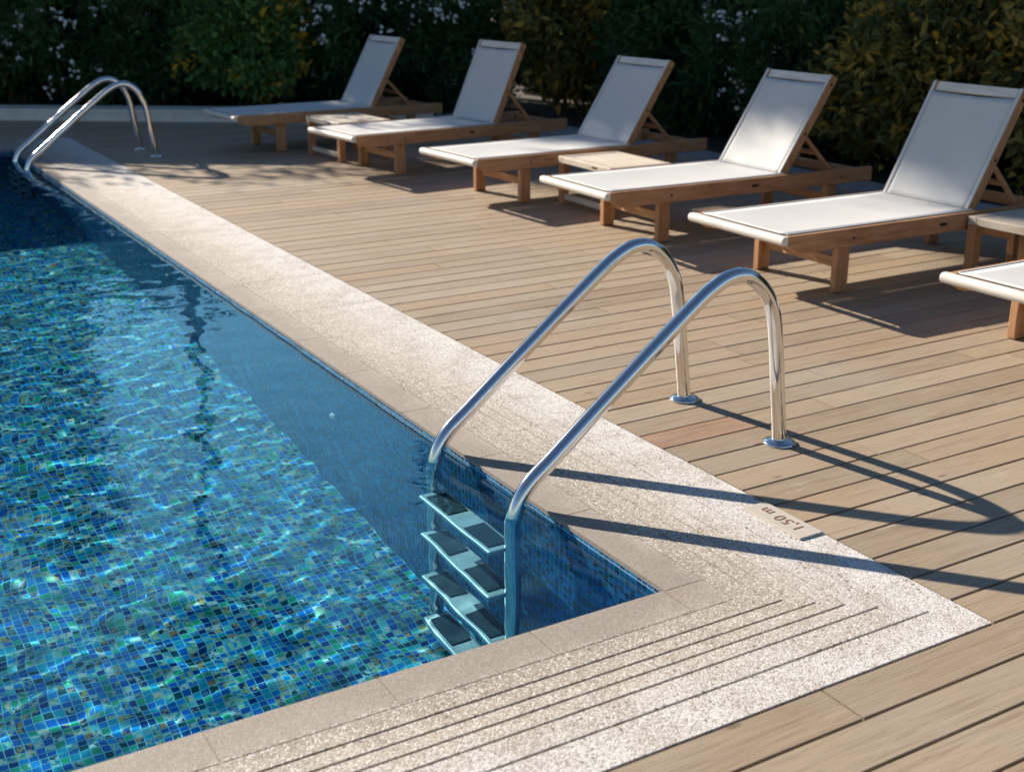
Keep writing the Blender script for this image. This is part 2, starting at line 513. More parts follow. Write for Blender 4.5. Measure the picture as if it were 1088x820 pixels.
# terrain around the pool pit: sheets just under the deck
def sheet(name, rects, z, mat, kind='structure'):
    V = []; F = []
    for (x0, x1, y0, y1) in rects:
        i = len(V)
        V += [(x0, y0, z), (x1, y0, z), (x1, y1, z), (x0, y1, z)]
        F.append((i, i + 1, i + 2, i + 3))
    o = mesh_np(name, V, F, mat)
    return tag(o, kind=kind)
sheet('deck_subfloor', [(0.02, 14, -6, 26), (-14, 0.02, -6, -0.02), (-14, 0.02, POOL_Y1 + 0.02, 26), (-14, POOL_X0 - 0.02, -0.02, POOL_Y1 + 0.02)], -0.075, M_under)
sheet('garden_terrain', [(14, 1200, -1200, 1200), (-1200, -14, -1200, 1200), (-14, 14, 26, 1200), (-14, 14, -1200, -6)], -0.02, M_earth)

# basin: floor and four walls, each with its own mosaic direction
mesh_floor = mesh_np('pool_floor', [(POOL_X0, -0.01, FLOOR_Z), (0.01, -0.01, FLOOR_Z), (0.01, POOL_Y1, FLOOR_Z), (POOL_X0, POOL_Y1, FLOOR_Z)], [(0, 1, 2, 3)], M_floor_tile)
tag(mesh_floor, kind='structure')
zt = -0.012
ws = mesh_np('pool_side_wall', [(0.003, -0.01, FLOOR_Z), (0.003, POOL_Y1 + .01, FLOOR_Z), (0.003, POOL_Y1 + .01, zt), (0.003, -0.01, zt),
                           (POOL_X0, POOL_Y1, FLOOR_Z), (POOL_X0, -.01, FLOOR_Z), (POOL_X0, -.01, zt), (POOL_X0, POOL_Y1, zt)],
             [(0, 3, 2, 1), (4, 7, 6, 5)], M_wall_tile)
tag(ws, kind='structure')
we = mesh_np('pool_end_wall', [(POOL_X0, -0.006, FLOOR_Z), (0.006, -0.006, FLOOR_Z), (0.006, -0.006, zt), (POOL_X0, -0.006, zt),
                          (0.006, POOL_Y1 + .006, FLOOR_Z), (POOL_X0, POOL_Y1 + .006, FLOOR_Z), (POOL_X0, POOL_Y1 + .006, zt), (0.006, POOL_Y1 + .006, zt)],
             [(0, 3, 2, 1), (4, 7, 6, 5)], M_end_tile)
tag(we, kind='structure')

# water: a real rippled sheet
def water():
    rng = np.random.default_rng(11)
    XS = np.concatenate([np.arange(POOL_X0, -4.2, 0.05), np.arange(-4.2, -0.002, 0.0135), [0.0029]])
    YS = np.concatenate([[-0.006], np.arange(0.002, 6.0, 0.0135), np.arange(6.0, POOL_Y1, 0.026), [POOL_Y1 + 0.006]])
    xs = XS; ys = YS
    X, Y = np.meshgrid(xs, ys)
    Z = np.zeros_like(X)
    n = 64
    for i in range(n):
        lam = math.exp(rng.uniform(math.log(0.085), math.log(0.55)))
        th = rng.normal(R(70), R(55))
        slope = 0.0031 * (0.7 + 0.6 * rng.random()) * (lam / 0.2) ** 0.25
        A = slope * lam / (2 * math.pi)
        k = 2 * math.pi / lam
        ph = rng.uniform(0, 6.283)
        # slowly wandering phase so that crests do not run straight
        wob = 1.5 * np.sin(X * rng.uniform(.5, 2.6) + Y * rng.uniform(-1.3, 1.3) + rng.uniform(0, 6)) 
        env = 0.65 + 0.35 * np.sin(X * rng.uniform(-1.1, 1.1) + Y * rng.uniform(-1.1, 1.1) + rng.uniform(0, 6))
        Z += A * env * np.sin(k * (X * math.cos(th) + Y * math.sin(th)) + ph + wob)
    Z *= 1.0 - 0.45 * np.clip((X + 1.3) / 0.9, 0, 1) * np.clip((2.6 - Y) / 1.2, 0, 1)
    V = np.stack([X, Y, ZW + Z], -1).reshape(-1, 3)
    ny, nx = X.shape
    idx = np.arange(nx * ny).reshape(ny, nx)
    F = np.stack([idx[:-1, :-1], idx[:-1, 1:], idx[1:, 1:], idx[1:, :-1]], -1).reshape(-1, 4)
    o = mesh_np('pool_water', V, F, M_water, smooth=True)
    tag(o, kind='structure')
    return o
wat = water()
def caustic(o, cast=False):
    try:
        if cast: o.cycles.is_caustics_caster = True
        else: o.cycles.is_caustics_receiver = True
    except Exception as ex: print('caustic', ex)
caustic(wat, True)
for o in (mesh_floor, ws, we): caustic(o)

# coping: cell mesh with real grooves and joints
def coping():
    gd = [0.203, 0.258, 0.306, 0.360, 0.445]
    cuts = []   # (x0,x1,y0,y1,depth)
    gw = 0.0042
    for i, d in enumerate(gd):
        cuts.append((POOL_X0 - 1, d + 0.035 + 0.012 * i, -d - gw, -d + gw, 0.012))
        cuts.append((d + 0.004 - gw * .4, d + 0.004 + gw * .4, -d + 0.05, 1.80, 0.009))
    j = 0.0016
    for k in range(0, 20):                       # lip stones, near arm
        x = -0.005 - 0.4235 * k
        cuts.append((x - j, x + j, -0.132, 0.0, 0.003))
    cuts.append((POOL_X0 - 1, 0.128, -0.132 - j, -0.132 + j, 0.0025))
    cuts.append((0.13 - j, 0.13 + j, -0.128, FAR_Y, 0.0025))
    for k in range(0, 18):                       # lip stones, side arm
        y = -0.003 + 0.5445 * k
        cuts.append((0.0, 0.128, y - j, y + j, 0.003))
    for y in (1.80, 3.19, 3.87, 5.35, 6.6, 8.0, 9.2):   # slab joints across the side arm
        cuts.append((0.14, CW, y - j, y + j, 0.004))
    for x in (-2.85, -4.5, -6.1):
        cuts.append((x - j, x + j, -CWY, -0.14, 0.004))
    xs = {POOL_X0 - 0.9, 0.0, CW, POOL_X0}; ys = {-CWY, 0.0, POOL_Y1, FAR_Y}
    for c in cuts:
        xs.update(c[:2]); ys.update(c[2:4])
    xs = sorted(x for x in xs if POOL_X0 - 0.9 <= x <= CW); ys = sorted(y for y in ys if -CWY <= y <= FAR_Y)
    def clean(a):
        o = [a[0]]
        for v in a[1:]:
            if v - o[-1] > 1e-5: o.append(v)
        return o
    xs = clean(xs); ys = clean(ys)
    xc = np.array([(a + b) / 2 for a, b in zip(xs, xs[1:])]); yc = np.array([(a + b) / 2 for a, b in zip(ys, ys[1:])])
    XX, YY = np.meshgrid(xc, yc, indexing='ij')
    H = np.zeros_like(XX)
    for (x0, x1, y0, y1, dp) in cuts:
        m = (XX > x0) & (XX < x1) & (YY > y0) & (YY < y1)
        H[m] = np.minimum(H[m], -dp)
    hole = (XX < 0) & (XX > POOL_X0) & (YY > 0) & (YY < POOL_Y1)
    OUT = -0.014
    H[hole] = np.nan
    V = []; F = []
    def q(a, b, c, d):
        i = len(V); V.extend((a, b, c, d)); F.append((i, i + 1, i + 2, i + 3))
    nx, ny = H.shape
    def h(i, j):
        if i < 0 or j < 0 or i >= nx or j >= ny: return OUT
        return OUT if math.isnan(H[i, j]) else H[i, j]
    for i in range(nx):
        for j_ in range(ny):
            if math.isnan(H[i, j_]): continue
            z = H[i, j_]
            x0, x1, y0, y1 = xs[i], xs[i + 1], ys[j_], ys[j_ + 1]
            q((x0, y0, z), (x1, y0, z), (x1, y1, z), (x0, y1, z))
            z2 = h(i + 1, j_)
            if z2 < z: q((x1, y0, z2), (x1, y1, z2), (x1, y1, z), (x1, y0, z))
            z2 = h(i - 1, j_)
            if z2 < z: q((x0, y1, z2), (x0, y0, z2), (x0, y0, z), (x0, y1, z))
            z2 = h(i, j_ + 1)
            if z2 < z: q((x1, y1, z2), (x0, y1, z2), (x0, y1, z), (x1, y1, z))
            z2 = h(i, j_ - 1)
            if z2 < z: q((x0, y0, z2), (x1, y0, z2), (x1, y0, z), (x0, y0, z))
    o = mesh_np('pool_coping', V, F, M_coping)
    return tag(o, kind='structure')
coping()

# deck: separate boards along X
def deck():
    rng = random.Random(5)
    V = []; F = []
    ch = 0.0016; gap = 0.0039; th = 0.028
    def board(x0, x1, y0, y1, dz):
        i = len(V)
        V.extend([(x0, y0, -th), (x1, y0, -th), (x1, y1, -th), (x0, y1, -th),
                  (x0, y0, dz - ch), (x1, y0, dz - ch), (x1, y1, dz - ch), (x0, y1, dz - ch),
                  (x0 + .0003, y0 + ch, dz), (x1 - .0003, y0 + ch, dz), (x1 - .0003, y1 - ch, dz), (x0 + .0003, y1 - ch, dz)])
        for a in ((8, 9, 10, 11), (4, 5, 9, 8), (5, 6, 10, 9), (6, 7, 11, 10), (7, 4, 8, 11), (0, 1, 5, 4), (1, 2, 6, 5), (2, 3, 7, 6), (3, 0, 4, 7)):
            F.append(tuple(i + k for k in a))
    pitch = 0.14; y_ref = -0.151
    forced = {-4: [0.02, 2.2], -5: [1.45, -1.6], -6: [0.05 + .42, 2.9]}
    for k in range(-34, 106):
        y0 = y_ref + pitch * k; y1 = y0 + pitch
        if y1 <= -CWY + 0.01: xa = -9.6
        elif y0 >= FAR_Y - 0.03: xa = -9.6
        else: xa = CW + 0.004
        xb = 5.35
        if k in forced: cuts = sorted(forced[k])
        else:
            cuts = []; x = xa + rng.uniform(0.5, 2.4)
            while x < xb - 0.4:
                cuts.append(x); x += rng.choice((1.2, 1.6, 2.0, 2.4)) + rng.uniform(-.1, .1)
        edges = [xa] + cuts + [xb]
        yy0 = y0 + gap; yy1 = y1 - gap
        if yy0 < -CWY < yy1: yy1 = min(yy1, -CWY - 0.004) if False else yy1
        for a, b_ in zip(edges, edges[1:]):
            if k == 7 and a < 0.7: a = 1.085
            if a >= b_: continue
            board(a + 0.0029, b_ - 0.0029, yy0, yy1, rng.uniform(-0.0012, 0.0004))
    o = mesh_np('deck', V, F, M_deck)
    tag(o, kind='structure')
    V = []; F = []
    board(CW + 0.0063, 1.0827, y_ref + pitch * 7 + gap, y_ref + pitch * 8 - gap, 0.0)
    o2 = mesh_np('deck_replaced_board', V, F, wood_mat('reddish_decking', (0.20, 0.115, 0.07), (0.33, 0.205, 0.13), (0.40, 0.27, 0.18), 'X', 0.7, 0.6))
    tag(o2, kind='structure')
deck()

# ------------------------------------------------------------------ depth plate
pl = empty('depth_plate', (0.577, 0.170, 0.0))
tag(pl, 'pale stone plate reading 1,50 m set in the coping beside the ladder', 'depth sign')
mb = MB()
mb.box((0, 0, 0.0015), (0.094, 0.258, 0.009), 0.003, 2)
mb.build('plate', M_plate, pl)
fc = bpy.data.curves.new('lettering', 'FONT')
fc.body = '1,50 m'
fc.size = 0.058
fc.extrude = 0.0006
fc.align_x = 'CENTER'; fc.align_y = 'CENTER'
fc.space_character = 1.12
tmp = bpy.data.objects.new('lettering', fc)
col.objects.link(tmp)
dg = bpy.context.evaluated_depsgraph_get()
tm = bpy.data.meshes.new_from_object(tmp.evaluated_get(dg))
bpy.data.objects.remove(tmp)
lt = link_mesh('lettering', tm, M_rust, pl)
lt.rotation_euler = (0, 0, math.pi / 2)
lt.location = (0.002, 0.004, 0.0064)

# ------------------------------------------------------------------ pool ladders
def bez(pts, n=8):
    """Catmull-Rom through the points"""
    P = [Vector(p) for p in pts]; out = []
    for i in range(len(P) - 1):
        p0 = P[max(i - 1, 0)]; p1 = P[i]; p2 = P[i + 1]; p3 = P[min(i + 2, len(P) - 1)]
        for k in range(n):
            t = k / n
            out.append(0.5 * ((2 * p1) + (p2 - p0) * t + (2 * p0 - 5 * p1 + 4 * p2 - p3) * t * t + (3 * p1 - p0 - 3 * p2 + p3) * t ** 3))
    out.append(P[-1])
    return out
RAIL = [(-0.083, -1.24), (-0.083, -0.8), (-0.083, -0.30), (-0.083, -0.10), (-0.076, -0.032), (-0.052, 0.030), (-0.012, 0.078), (0.05, 0.126), (0.14, 0.198), (0.26, 0.293), (0.46, 0.449), (0.60, 0.556),
        (0.665, 0.600), (0.735, 0.632), (0.805, 0.634), (0.865, 0.602), (0.915, 0.547), (0.948, 0.47), (0.966, 0.375), (0.983, 0.25), (1.016, 0.0)]
def make_ladder():
    root = empty('pool_ladder')
    hw = 0.270
    for s in (-1, 1):
        mb = MB()
        mb.tube(bez([(x, s * hw, z) for x, z in RAIL], 7), 0.0262, 20)
        r = mb.build('handrail', M_steel, root)
        mb = MB()
        mb.lathe((1.016, s * hw, 0.0), [(0.058, 0.0), (0.058, 0.004), (0.054, 0.009), (0.042, 0.013), (0.031, 0.017), (0.0255, 0.018)], 32)
        mb.build('flange', M_steel, root)
        caustic(r)
    for z in (-0.285, -0.60, -0.915, -1.235):
        mb = MB()
        mb.box((-0.105, 0, z - 0.014), (0.105, hw * 2 - 0.045, 0.026), 0.007, 2)
        st = mb.build('step', M_tread, root)
        caustic(st)
        for s in (-1, 1):
            mb = MB()
            mb.box((-0.103, s * 0.135, z + 0.0018), (0.078, 0.165, 0.008), 0.003, 1)
            gp = mb.build('grip_pad', M_pad, st)
            caustic(gp)
    return root
lad = make_ladder()
lad.location = (0, 0.937, 0)
tag(lad, 'near stainless pool ladder with curved handrails and four treads under water', 'pool ladder', 'pool ladders')
lad2 = copy_tree(lad)
lad2.location = (0, 8.97, 0)
tag(lad2, 'far stainless pool ladder with handrails at the shaded end of the pool', 'pool ladder', 'pool ladders')

# wall inlets under water
for i, (y, z, lb) in enumerate([(2.32, -0.60, 'round white inlet in the side wall under water nearest the handrails'),
                                (4.82, -0.47, 'round white inlet in the side wall, middle one along the pool'),
                                (6.14, -0.52, 'round white inlet in the side wall nearest the far ladder')]):
    mb = MB()
    mb.lathe((0.006, y, z), [(0.034, 0.0), (0.034, -0.008), (0.026, -0.014), (0.010, -0.016)], 20, 'X')
    o = mb.build('pool_inlet', M_white)
    tag(o, lb, 'pool inlet', 'round inlets in the pool wall')
    caustic(o)

# ------------------------------------------------------------------ sun loungers
# local frame: x towards the hedge from the front of the front legs, y across, z up
FX = -0.426; WL = 0.644; EO = 0.045; ZS = 0.345; XR = 2.119 - 0.426; XP = 1.374 - 0.426; LB = 0.71
YR = WL / 2 + EO
def make_lounger(ang, name='sun_lounger'):
    root = empty(name)
    # side rails with rounded tips and a cut-away under the foot end
    for s in (-1, 1):
        mb = MB()
        y0, y1 = (YR - 0.036, YR) if s > 0 else (-YR, -YR + 0.036)
        out = [(FX + 0.041, ZS), (XR, ZS), (XR, ZS - 0.092), (FX + 0.17, ZS - 0.094), (FX + 0.12, ZS - 0.088), (FX + 0.06, ZS - 0.058), (FX + 0.041, ZS - 0.050)]
        mb.prism(out, y0, y1, 0.003)
        rl = mb.build('side_rail', M_teak['X'], root)
        mb = MB()
        ys = s * (YR + 0.001)
        mb.box((0.70, ys, ZS - 0.045), (0.052, 0.005, 0.016), 0.001)
        mb.build('catch_plate', M_dark, rl)
        for bx in (0.055, 1.42):
            mb = MB()
            mb.lathe((bx, s * (YR - 0.001), ZS - 0.05), [(0.007, -0.004), (0.007, 0.003), (0.004, 0.0045)], 12, 'Y')
            mb.build('bolt', M_dark, rl)
    # front bar, pale and rounded
    mb = MB()
    n = 10
    prof = [(FX + 0.022 - 0.022 * math.sin(math.pi * k / n) ** 0.8, ZS - 0.022 - 0.023 * math.cos(math.pi * k / n)) for k in range(n + 1)] + [(FX + 0.040, ZS + 0.001), (FX + 0.040, ZS - 0.045)]
    mb.prism(prof, -YR, YR + 0.012, 0.002)
    mb.build('front_bar', M_bar, root)
    # seat sling, sagging a little, stretched between the rails
    nx_, ny_ = 26, 12
    V = []; F = []
    x0, x1 = FX + 0.062, XP + 0.02
    hw = YR - 0.040
    for i in range(nx_ + 1):
        for j in range(ny_ + 1):
            u = i / nx_; v = j / ny_ * 2 - 1
            V.append((x0 + (x1 - x0) * u, v * hw, ZS + 0.003 - 0.012 * (1 - v * v) * math.sin(math.pi * min(max(u, 0.0), 1)) ** 0.6))
    for i in range(nx_):
        for j in range(ny_):
            a = i * (ny_ + 1) + j
            F.append((a, a + ny_ + 1, a + ny_ + 2, a + 1))
    sl = mesh_np('seat_sling', V, F, M_sling, root, True)
    md = sl.modifiers.new('thick', 'SOLIDIFY'); md.thickness = 0.004; md.offset = -1
    # pale side hem where the sling tucks into the rails
    for s in (-1, 1):
        mb = MB()
        mb.box(((x0 + x1) / 2, s * (hw + 0.001), ZS + 0.0035), (x1 - x0, 0.012, 0.006), 0.002)
        mb.build('hem', M_sling, sl)
    # legs
    ly = WL / 2
    for s in (-1, 1):
        mb = MB()
        mb.box((0.042, s * (ly - 0.022), (ZS - 0.10) / 2 + 0.002), (0.084, 0.044, ZS - 0.104), 0.004)
        mb.build('leg', M_teak['Z'], root)
        mb = MB()
        mb.box((1.385, s * (ly - 0.022), (ZS - 0.10) / 2 + 0.002), (0.084, 0.044, ZS - 0.104), 0.004)
        mb.build('leg', M_teak['Z'], root)
    for xx in (0.042, 1.385):
        mb = MB()
        mb.box((xx + 0.01, 0, 0.150), (0.024, WL - 0.09, 0.055), 0.003)
        mb.build('stretcher', M_teak['Y'], root)
    # cross members carrying the rails
    mb = MB()
    mb.box((0.042, 0, ZS - 0.068), (0.05, 2 * YR - 0.076, 0.05), 0.003)
    mb.build('cross_bar', M_teak['Y'], root)
    mb = MB()
    mb.box((XR - 0.05, 0, ZS - 0.05), (0.03, 2 * YR - 0.076, 0.06), 0.003)
    mb.build('cross_bar', M_teak['Y'], root)
    # backrest
    ca, sa = math.cos(ang), math.sin(ang)
    ax = Vector((ca, 0, sa)); nrm = Vector((-sa, 0, ca))
    piv = Vector((XP, 0, ZS + 0.002))
    yb = WL / 2 - 0.010
    for s in (-1, 1):
        mb = MB()
        a = piv + ax * -0.02 - nrm * 0.028; b = piv + ax * LB - nrm * 0.028
        mb.bar(a + Vector((0, s * (yb - 0.016), 0)), b + Vector((0, s * (yb - 0.016), 0)), 0.032, 0.056, 0.004, up=nrm)
        st = mb.build('back_stile', M_teak['Z'], root)
        for d in (0.30, LB - 0.06):
            mb = MB()
            c = piv + ax * d - nrm * 0.028 + Vector((0, s * yb, 0))
            mb.lathe(c, [(0.008, -0.004), (0.008, 0.003), (0.004, 0.0045)], 12, 'Y')
            mb.build('bolt', M_dark, st)
    mb = MB()
    c = piv + ax * (LB - 0.032) - nrm * 0.016
    mb.bar(c + Vector((0, -yb + 0.033, 0)), c + Vector((0, yb - 0.033, 0)), 0.055, 0.026, 0.003, up=nrm)
    mb.build('top_rail', M_bar, root)
    V = []; F = []
    l0, l1 = 0.0, LB - 0.066
    hb = yb - 0.006
    for i in range(19):
        for j in range(ny_ + 1):
            u = i / 18; v = j / ny_ * 2 - 1
            sag = 0.014 * (1 - v * v) * math.sin(math.pi * u) ** 0.7
            dip = 0.010 * (1 - v * v) if i == 18 else 0.0
            p = piv + ax * (l0 + (l1 - l0) * u - dip) + nrm * (0.003 - sag)
            V.append((p.x, v * hb, p.z))
    for i in range(18):
        for j in range(ny_):
            a = i * (ny_ + 1) + j
            F.append((a, a + ny_ + 1, a + ny_ + 2, a + 1))
    sl = mesh_np('back_sling', V, F, M_sling, root, True)
    md = sl.modifiers.new('thick', 'SOLIDIFY'); md.thickness = 0.004; md.offset = -1
    for s in (-1, 1):
        mb = MB()
        a = piv + ax * l0 + nrm * 0.004; b = piv + ax * (LB - 0.005) + nrm * 0.004
        o_ = Vector((0, s * (hb - 0.008), 0))
        mb.bar(a + o_, b + o_, 0.022, 0.006, 0.002, up=nrm)
        mb.build('hem', M_sling, sl)
    # props that hold the backrest up
    top = piv + ax * 0.31 - nrm * 0.045
    foot = Vector((top.x + 0.26, 0, ZS - 0.012))
    for s in (-1, 1):
        mb = MB()
        o_ = Vector((0, s * (yb - 0.055), 0))
        mb.bar(top + o_, foot + o_, 0.022, 0.026, 0.003, up=(0, 0, 1))
        mb.build('prop', M_teak['X'], root)
    mb = MB()
    m = top * 0.45 + foot * 0.55
    mb.bar(m + Vector((0, -yb + 0.066, 0)), m + Vector((0, yb - 0.066, 0)), 0.02, 0.03, 0.003)
    mb.build('prop_bar', M_teak['Y'], root)
    return root
LG = 'wooden sun loungers in a row along the hedge'
for i, (x, y, rz, a, lb) in enumerate([
        (2.029, 8.739, 0.045, 61.0, 'farthest wooden lounger with white sling, wholly in shade near the pale kerb'),
        (2.365, 6.986, 0.085, 65.5, 'wooden lounger with white sling and steep back, in front of the shaded farthest one'),
        (2.597, 5.422, 0.045, 56.5, 'wooden lounger with white sling directly behind the sunlit slatted table'),
        (2.661, 3.873, -0.02, 57.5, 'wooden lounger with white sling directly in front of the sunlit slatted table'),
        (2.701, 2.425, -0.012, 62.0, 'large near wooden lounger with white sling, before the golden bush'),
        (2.792, 0.800, 0.0, 60.0, 'nearest wooden lounger, cut by the picture edge with only its foot end showing')]):
    o = make_lounger(R(a))
    o.location = (x, y, 0); o.rotation_euler = (0, 0, rz)
    tag(o, lb, 'sun lounger', LG)

# ------------------------------------------------------------------ side tables
def make_table():
    root = empty('side_table')
    lx, ly, h = 0.50, 0.66, 0.335
    for s in (-1, 1):
        mb = MB()
        mb.box((0, s * (ly / 2 - 0.0275), h - 0.022), (lx, 0.055, 0.044), 0.003)
        mb.build('end_rail', M_paleX, root)
        mb = MB()
        mb.box((s * (lx / 2 - 0.0275), 0, h - 0.0225), (0.055, ly - 0.112, 0.043), 0.003)
        mb.build('side_rail', M_pale, root)
    mb = MB()
    n = 7
    wv = (lx - 0.112) / n
    for i in range(n):
        mb.box((-lx / 2 + 0.056 + wv * (i + 0.5), 0, h - 0.012), (wv - 0.007, ly - 0.112, 0.018), 0.002)
    mb.build('slatted_top', M_pale, root)
    for sx in (-1, 1):
        for sy in (-1, 1):
            mb = MB()
            mb.box((sx * (lx / 2 - 0.030), sy * (ly / 2 - 0.030), (h - 0.045) / 2), (0.056, 0.056, h - 0.046), 0.003)
            mb.build('leg', M_teak['Z'], root)
    for sx in (-1, 1):
        mb = MB()
        mb.box((sx * (lx / 2 - 0.03), 0, 0.055), (0.024, ly - 0.118, 0.04), 0.003)
        mb.build('stretcher', M_pale, root)
    mb = MB()
    mb.box((-lx / 2 - 0.001, -0.14, h - 0.02), (0.004, 0.06, 0.014), 0.001)
    mb.build('name_plate', M_dark, root)
    return root
tb = make_table()
TG = 'low wooden side tables between the loungers'
for i, (x, y, rz, lb) in enumerate([(3.09, 4.65, -0.03, 'sunlit low wooden side table with slatted top, between two middle loungers'),
                                    (2.50, 7.87, 0.05, 'shaded low wooden side table in front of the farthest lounger'),
                                    (3.80, 1.69, 0.0, 'pale low wooden side table cut by the picture edge, before the golden bush')]):
    o = tb if i == 0 else copy_tree(tb)
    o.location = (x, y, 0); o.rotation_euler = (0, 0, rz)
    tag(o, lb, 'side table', TG)

# ------------------------------------------------------------------ planter kerb and bed
KP = [(-10.0, 19.4), (-6.0, 16.65), (-2.5, 14.25), (0.284, 12.284), (2.224, 10.938), (3.5, 10.0), (4.15, 9.45)]
KE = [(4.16, 9.44), (4.5, 8.5), (4.62, 7.4), (4.66, 5.5), (4.68, 2.0), (4.70, -4.0)]
def offset_path(P, d):
    out = []
    for i in range(len(P)):
        a = Vector(P[max(i - 1, 0)]); b = Vector(P[min(i + 1, len(P) - 1)])
        t = (b - a).normalized(); n = Vector((-t.y, t.x))    # left of travel: away from the pool
        out.append((P[i][0] + n.x * d, P[i][1] + n.y * d))
    return out
def kerb(name, KP, top, wd, mat, lab, cat):
    root = empty(name, (4.68, 2.0, 0))
    def sweep(name, prof, mat):
        V = []; F = []
        rows = [offset_path(KP, d) for d, z in prof]
        n = len(KP); m = len(prof)
        for k in range(m):
            for i in range(n):
                V.append((rows[k][i][0] - 4.68, rows[k][i][1] - 2.0, prof[k][1]))
        for k in range(m):
            k2 = (k + 1) % m
            for i in range(n - 1):
                F.append((k * n + i, k * n + i + 1, k2 * n + i + 1, k2 * n + i))
        o = mesh_np(name, V, F, mat, root)
        return o
    sweep('wall', [(0.012, -0.07), (0.012, top - .04), (wd - .02, top - .04), (wd - .02, -0.07)], mat)
    sweep('cap', [(0.0, top - .038), (0.0, top), (wd, top), (wd, top - .038)], mat)
    tag(root, lab, cat)
kerb('planter_kerb', KP, 0.125, 0.40, M_kerb, 'low pale rendered kerb with flat cap at the far end of the deck', 'kerb')
kerb('stone_edging', KE, 0.10, 0.34, plain('grey_edging_stone', (0.30, 0.30, 0.30), 0.8, 0, 0.2, 7.0, 0.3), 'low grey stone edging between the deck and the shrubs behind the loungers', 'edging')
KP = KP[:-1] + KE
pin = offset_path(KP, 0.32); pout = offset_path(KP, 9.0)
V = [(x, y, 0.05) for x, y in pin] + [(x, y, 0.05) for x, y in pout]
n = len(KP)
tag(mesh_np('planting_bed', V, [(i, i + 1, n + i + 1, n + i) for i in range(n - 1)], M_soil), kind='structure')

# ------------------------------------------------------------------ planting
def leaf_arrays(P, D, size, rng, width=0.42, droop=0.15):
    """one six-cornered folded leaf at each point P pointing along D"""
    n = len(P)
    D = D / (np.linalg.norm(D, axis=1)[:, None] + 1e-9)
    U = rng.normal(size=(n, 3)); U[:, 2] += 1.1
    S = np.cross(D, U); S /= (np.linalg.norm(S, axis=1)[:, None] + 1e-9)
    N = np.cross(S, D)
    L = size[:, None]
    Wd = L * width * rng.uniform(0.8, 1.25, n)[:, None]
    fold = 0.22
    b = P
    l1 = P + D * L * .32 - S * Wd * .46 + N * Wd * fold
    l2 = P + D * L * .70 - S * Wd * .38 + N * (Wd * fold - L * droop * .4)
    t = P + D * L - N * L * droop
    r2 = P + D * L * .70 + S * Wd * .38 + N * (Wd * fold - L * droop * .4)
    r1 = P + D * L * .32 + S * Wd * .46 + N * Wd * fold
    V = np.stack([b, l1, l2, t, r2, r1], 1).reshape(-1, 3)
    k = np.arange(n)[:, None] * 6
    F = np.concatenate([k + np.array([0, 3, 2, 1]), k + np.array([0, 5, 4, 3])], 1).reshape(-1, 4)
    return V, F

def clump_points(rng, centers, outward, per, rad):
    """leaf bases around twig ends"""
    n = len(centers)
    c = np.repeat(centers, per, 0); o = np.repeat(outward, per, 0)
    g = rng.normal(size=(n * per, 3))
    P = c + g * rad * np.array([1, 1, .8]) + o * rng.uniform(-1.2, .6, (n * per, 1)) * rad
    D = o * 0.9 + rng.normal(size=(n * per, 3)) * 0.75 + np.array([0, 0, 0.15])
    return P, D

def shrub_mesh(seed, rx, ry, h, nclump, per, rad, leaf, width, tint_fn, z0=0.05, lumps=7):
    rng = np.random.default_rng(seed)
    lc = rng.normal(size=(lumps, 3)); lc /= np.linalg.norm(lc, axis=1)[:, None]
    d = rng.normal(size=(nclump, 3)); d /= np.linalg.norm(d, axis=1)[:, None]
    bumpy = 0.66 + 0.44 * np.max(np.clip(d @ lc.T, 0, 1) ** 5, axis=1)
    rr = bumpy * rng.uniform(0.45, 1.0, nclump) ** 0.4
    C = np.stack([d[:, 0] * rx * rr, d[:, 1] * ry * rr, z0 + h * .5 + d[:, 2] * h * .5 * rr], 1)
    C[:, 2] = np.maximum(C[:, 2], z0)
    P, D = clump_points(rng, C, d, per, rad)
    P[:, 2] = np.maximum(P[:, 2], 0.02)
    size = leaf * rng.uniform(0.6, 1.25, len(P))
    V, F = leaf_arrays(P, D, size, rng, width)
    tc = np.repeat(rng.random(nclump), per)
    t = tint_fn(rng, P, tc)
    return V, F, np.repeat(t, 2)

def stems_mesh(seed, n, h, spread, r=0.012):
    rng = random.Random(seed)
    mb = MB()
    for i in range(n):
        a = rng.uniform(0, 6.28); q = spread * rng.uniform(.3, 1)
        p0 = Vector((rng.uniform(-.12, .12), rng.uniform(-.12, .12), -0.05))
        p1 = Vector((math.cos(a) * q * .4, math.sin(a) * q * .4, h * .5)); p2 = Vector((math.cos(a) * q, math.sin(a) * q, h * rng.uniform(.8, 1.0)))
        mb.tube(bez([p0, p1, p2], 4), [r * (1 - .07 * k) for k in range(9)], 6)
    return mb

def t_dark(rng, P, tc): return np.clip(tc * 0.75 + rng.normal(0, .13, len(P)), 0, 1)
def t_mid(rng, P, tc):
    # whole sprays of yellow leaves, most of them on one shoulder
    side = P[:, 0] * 0.9 - P[:, 1] * 0.35 + P[:, 2] * 0.1
    yel = ((tc > 0.42) & (side > 0.36)) | (tc > 0.95)
    base = np.clip((tc * 3.7 % 1.0) * 0.62 + 0.08 + rng.normal(0, .10, len(P)), 0, .78)
    return np.where(yel, np.clip(rng.normal(.93, .07, len(P)), 0.7, 1), base)
def t_gold(rng, P, tc): return np.clip(0.02 + (tc * 5.3 % 1.0) * 0.62 + (tc > 0.80) * 0.34 + rng.normal(0, .12, len(P)), 0, 1)

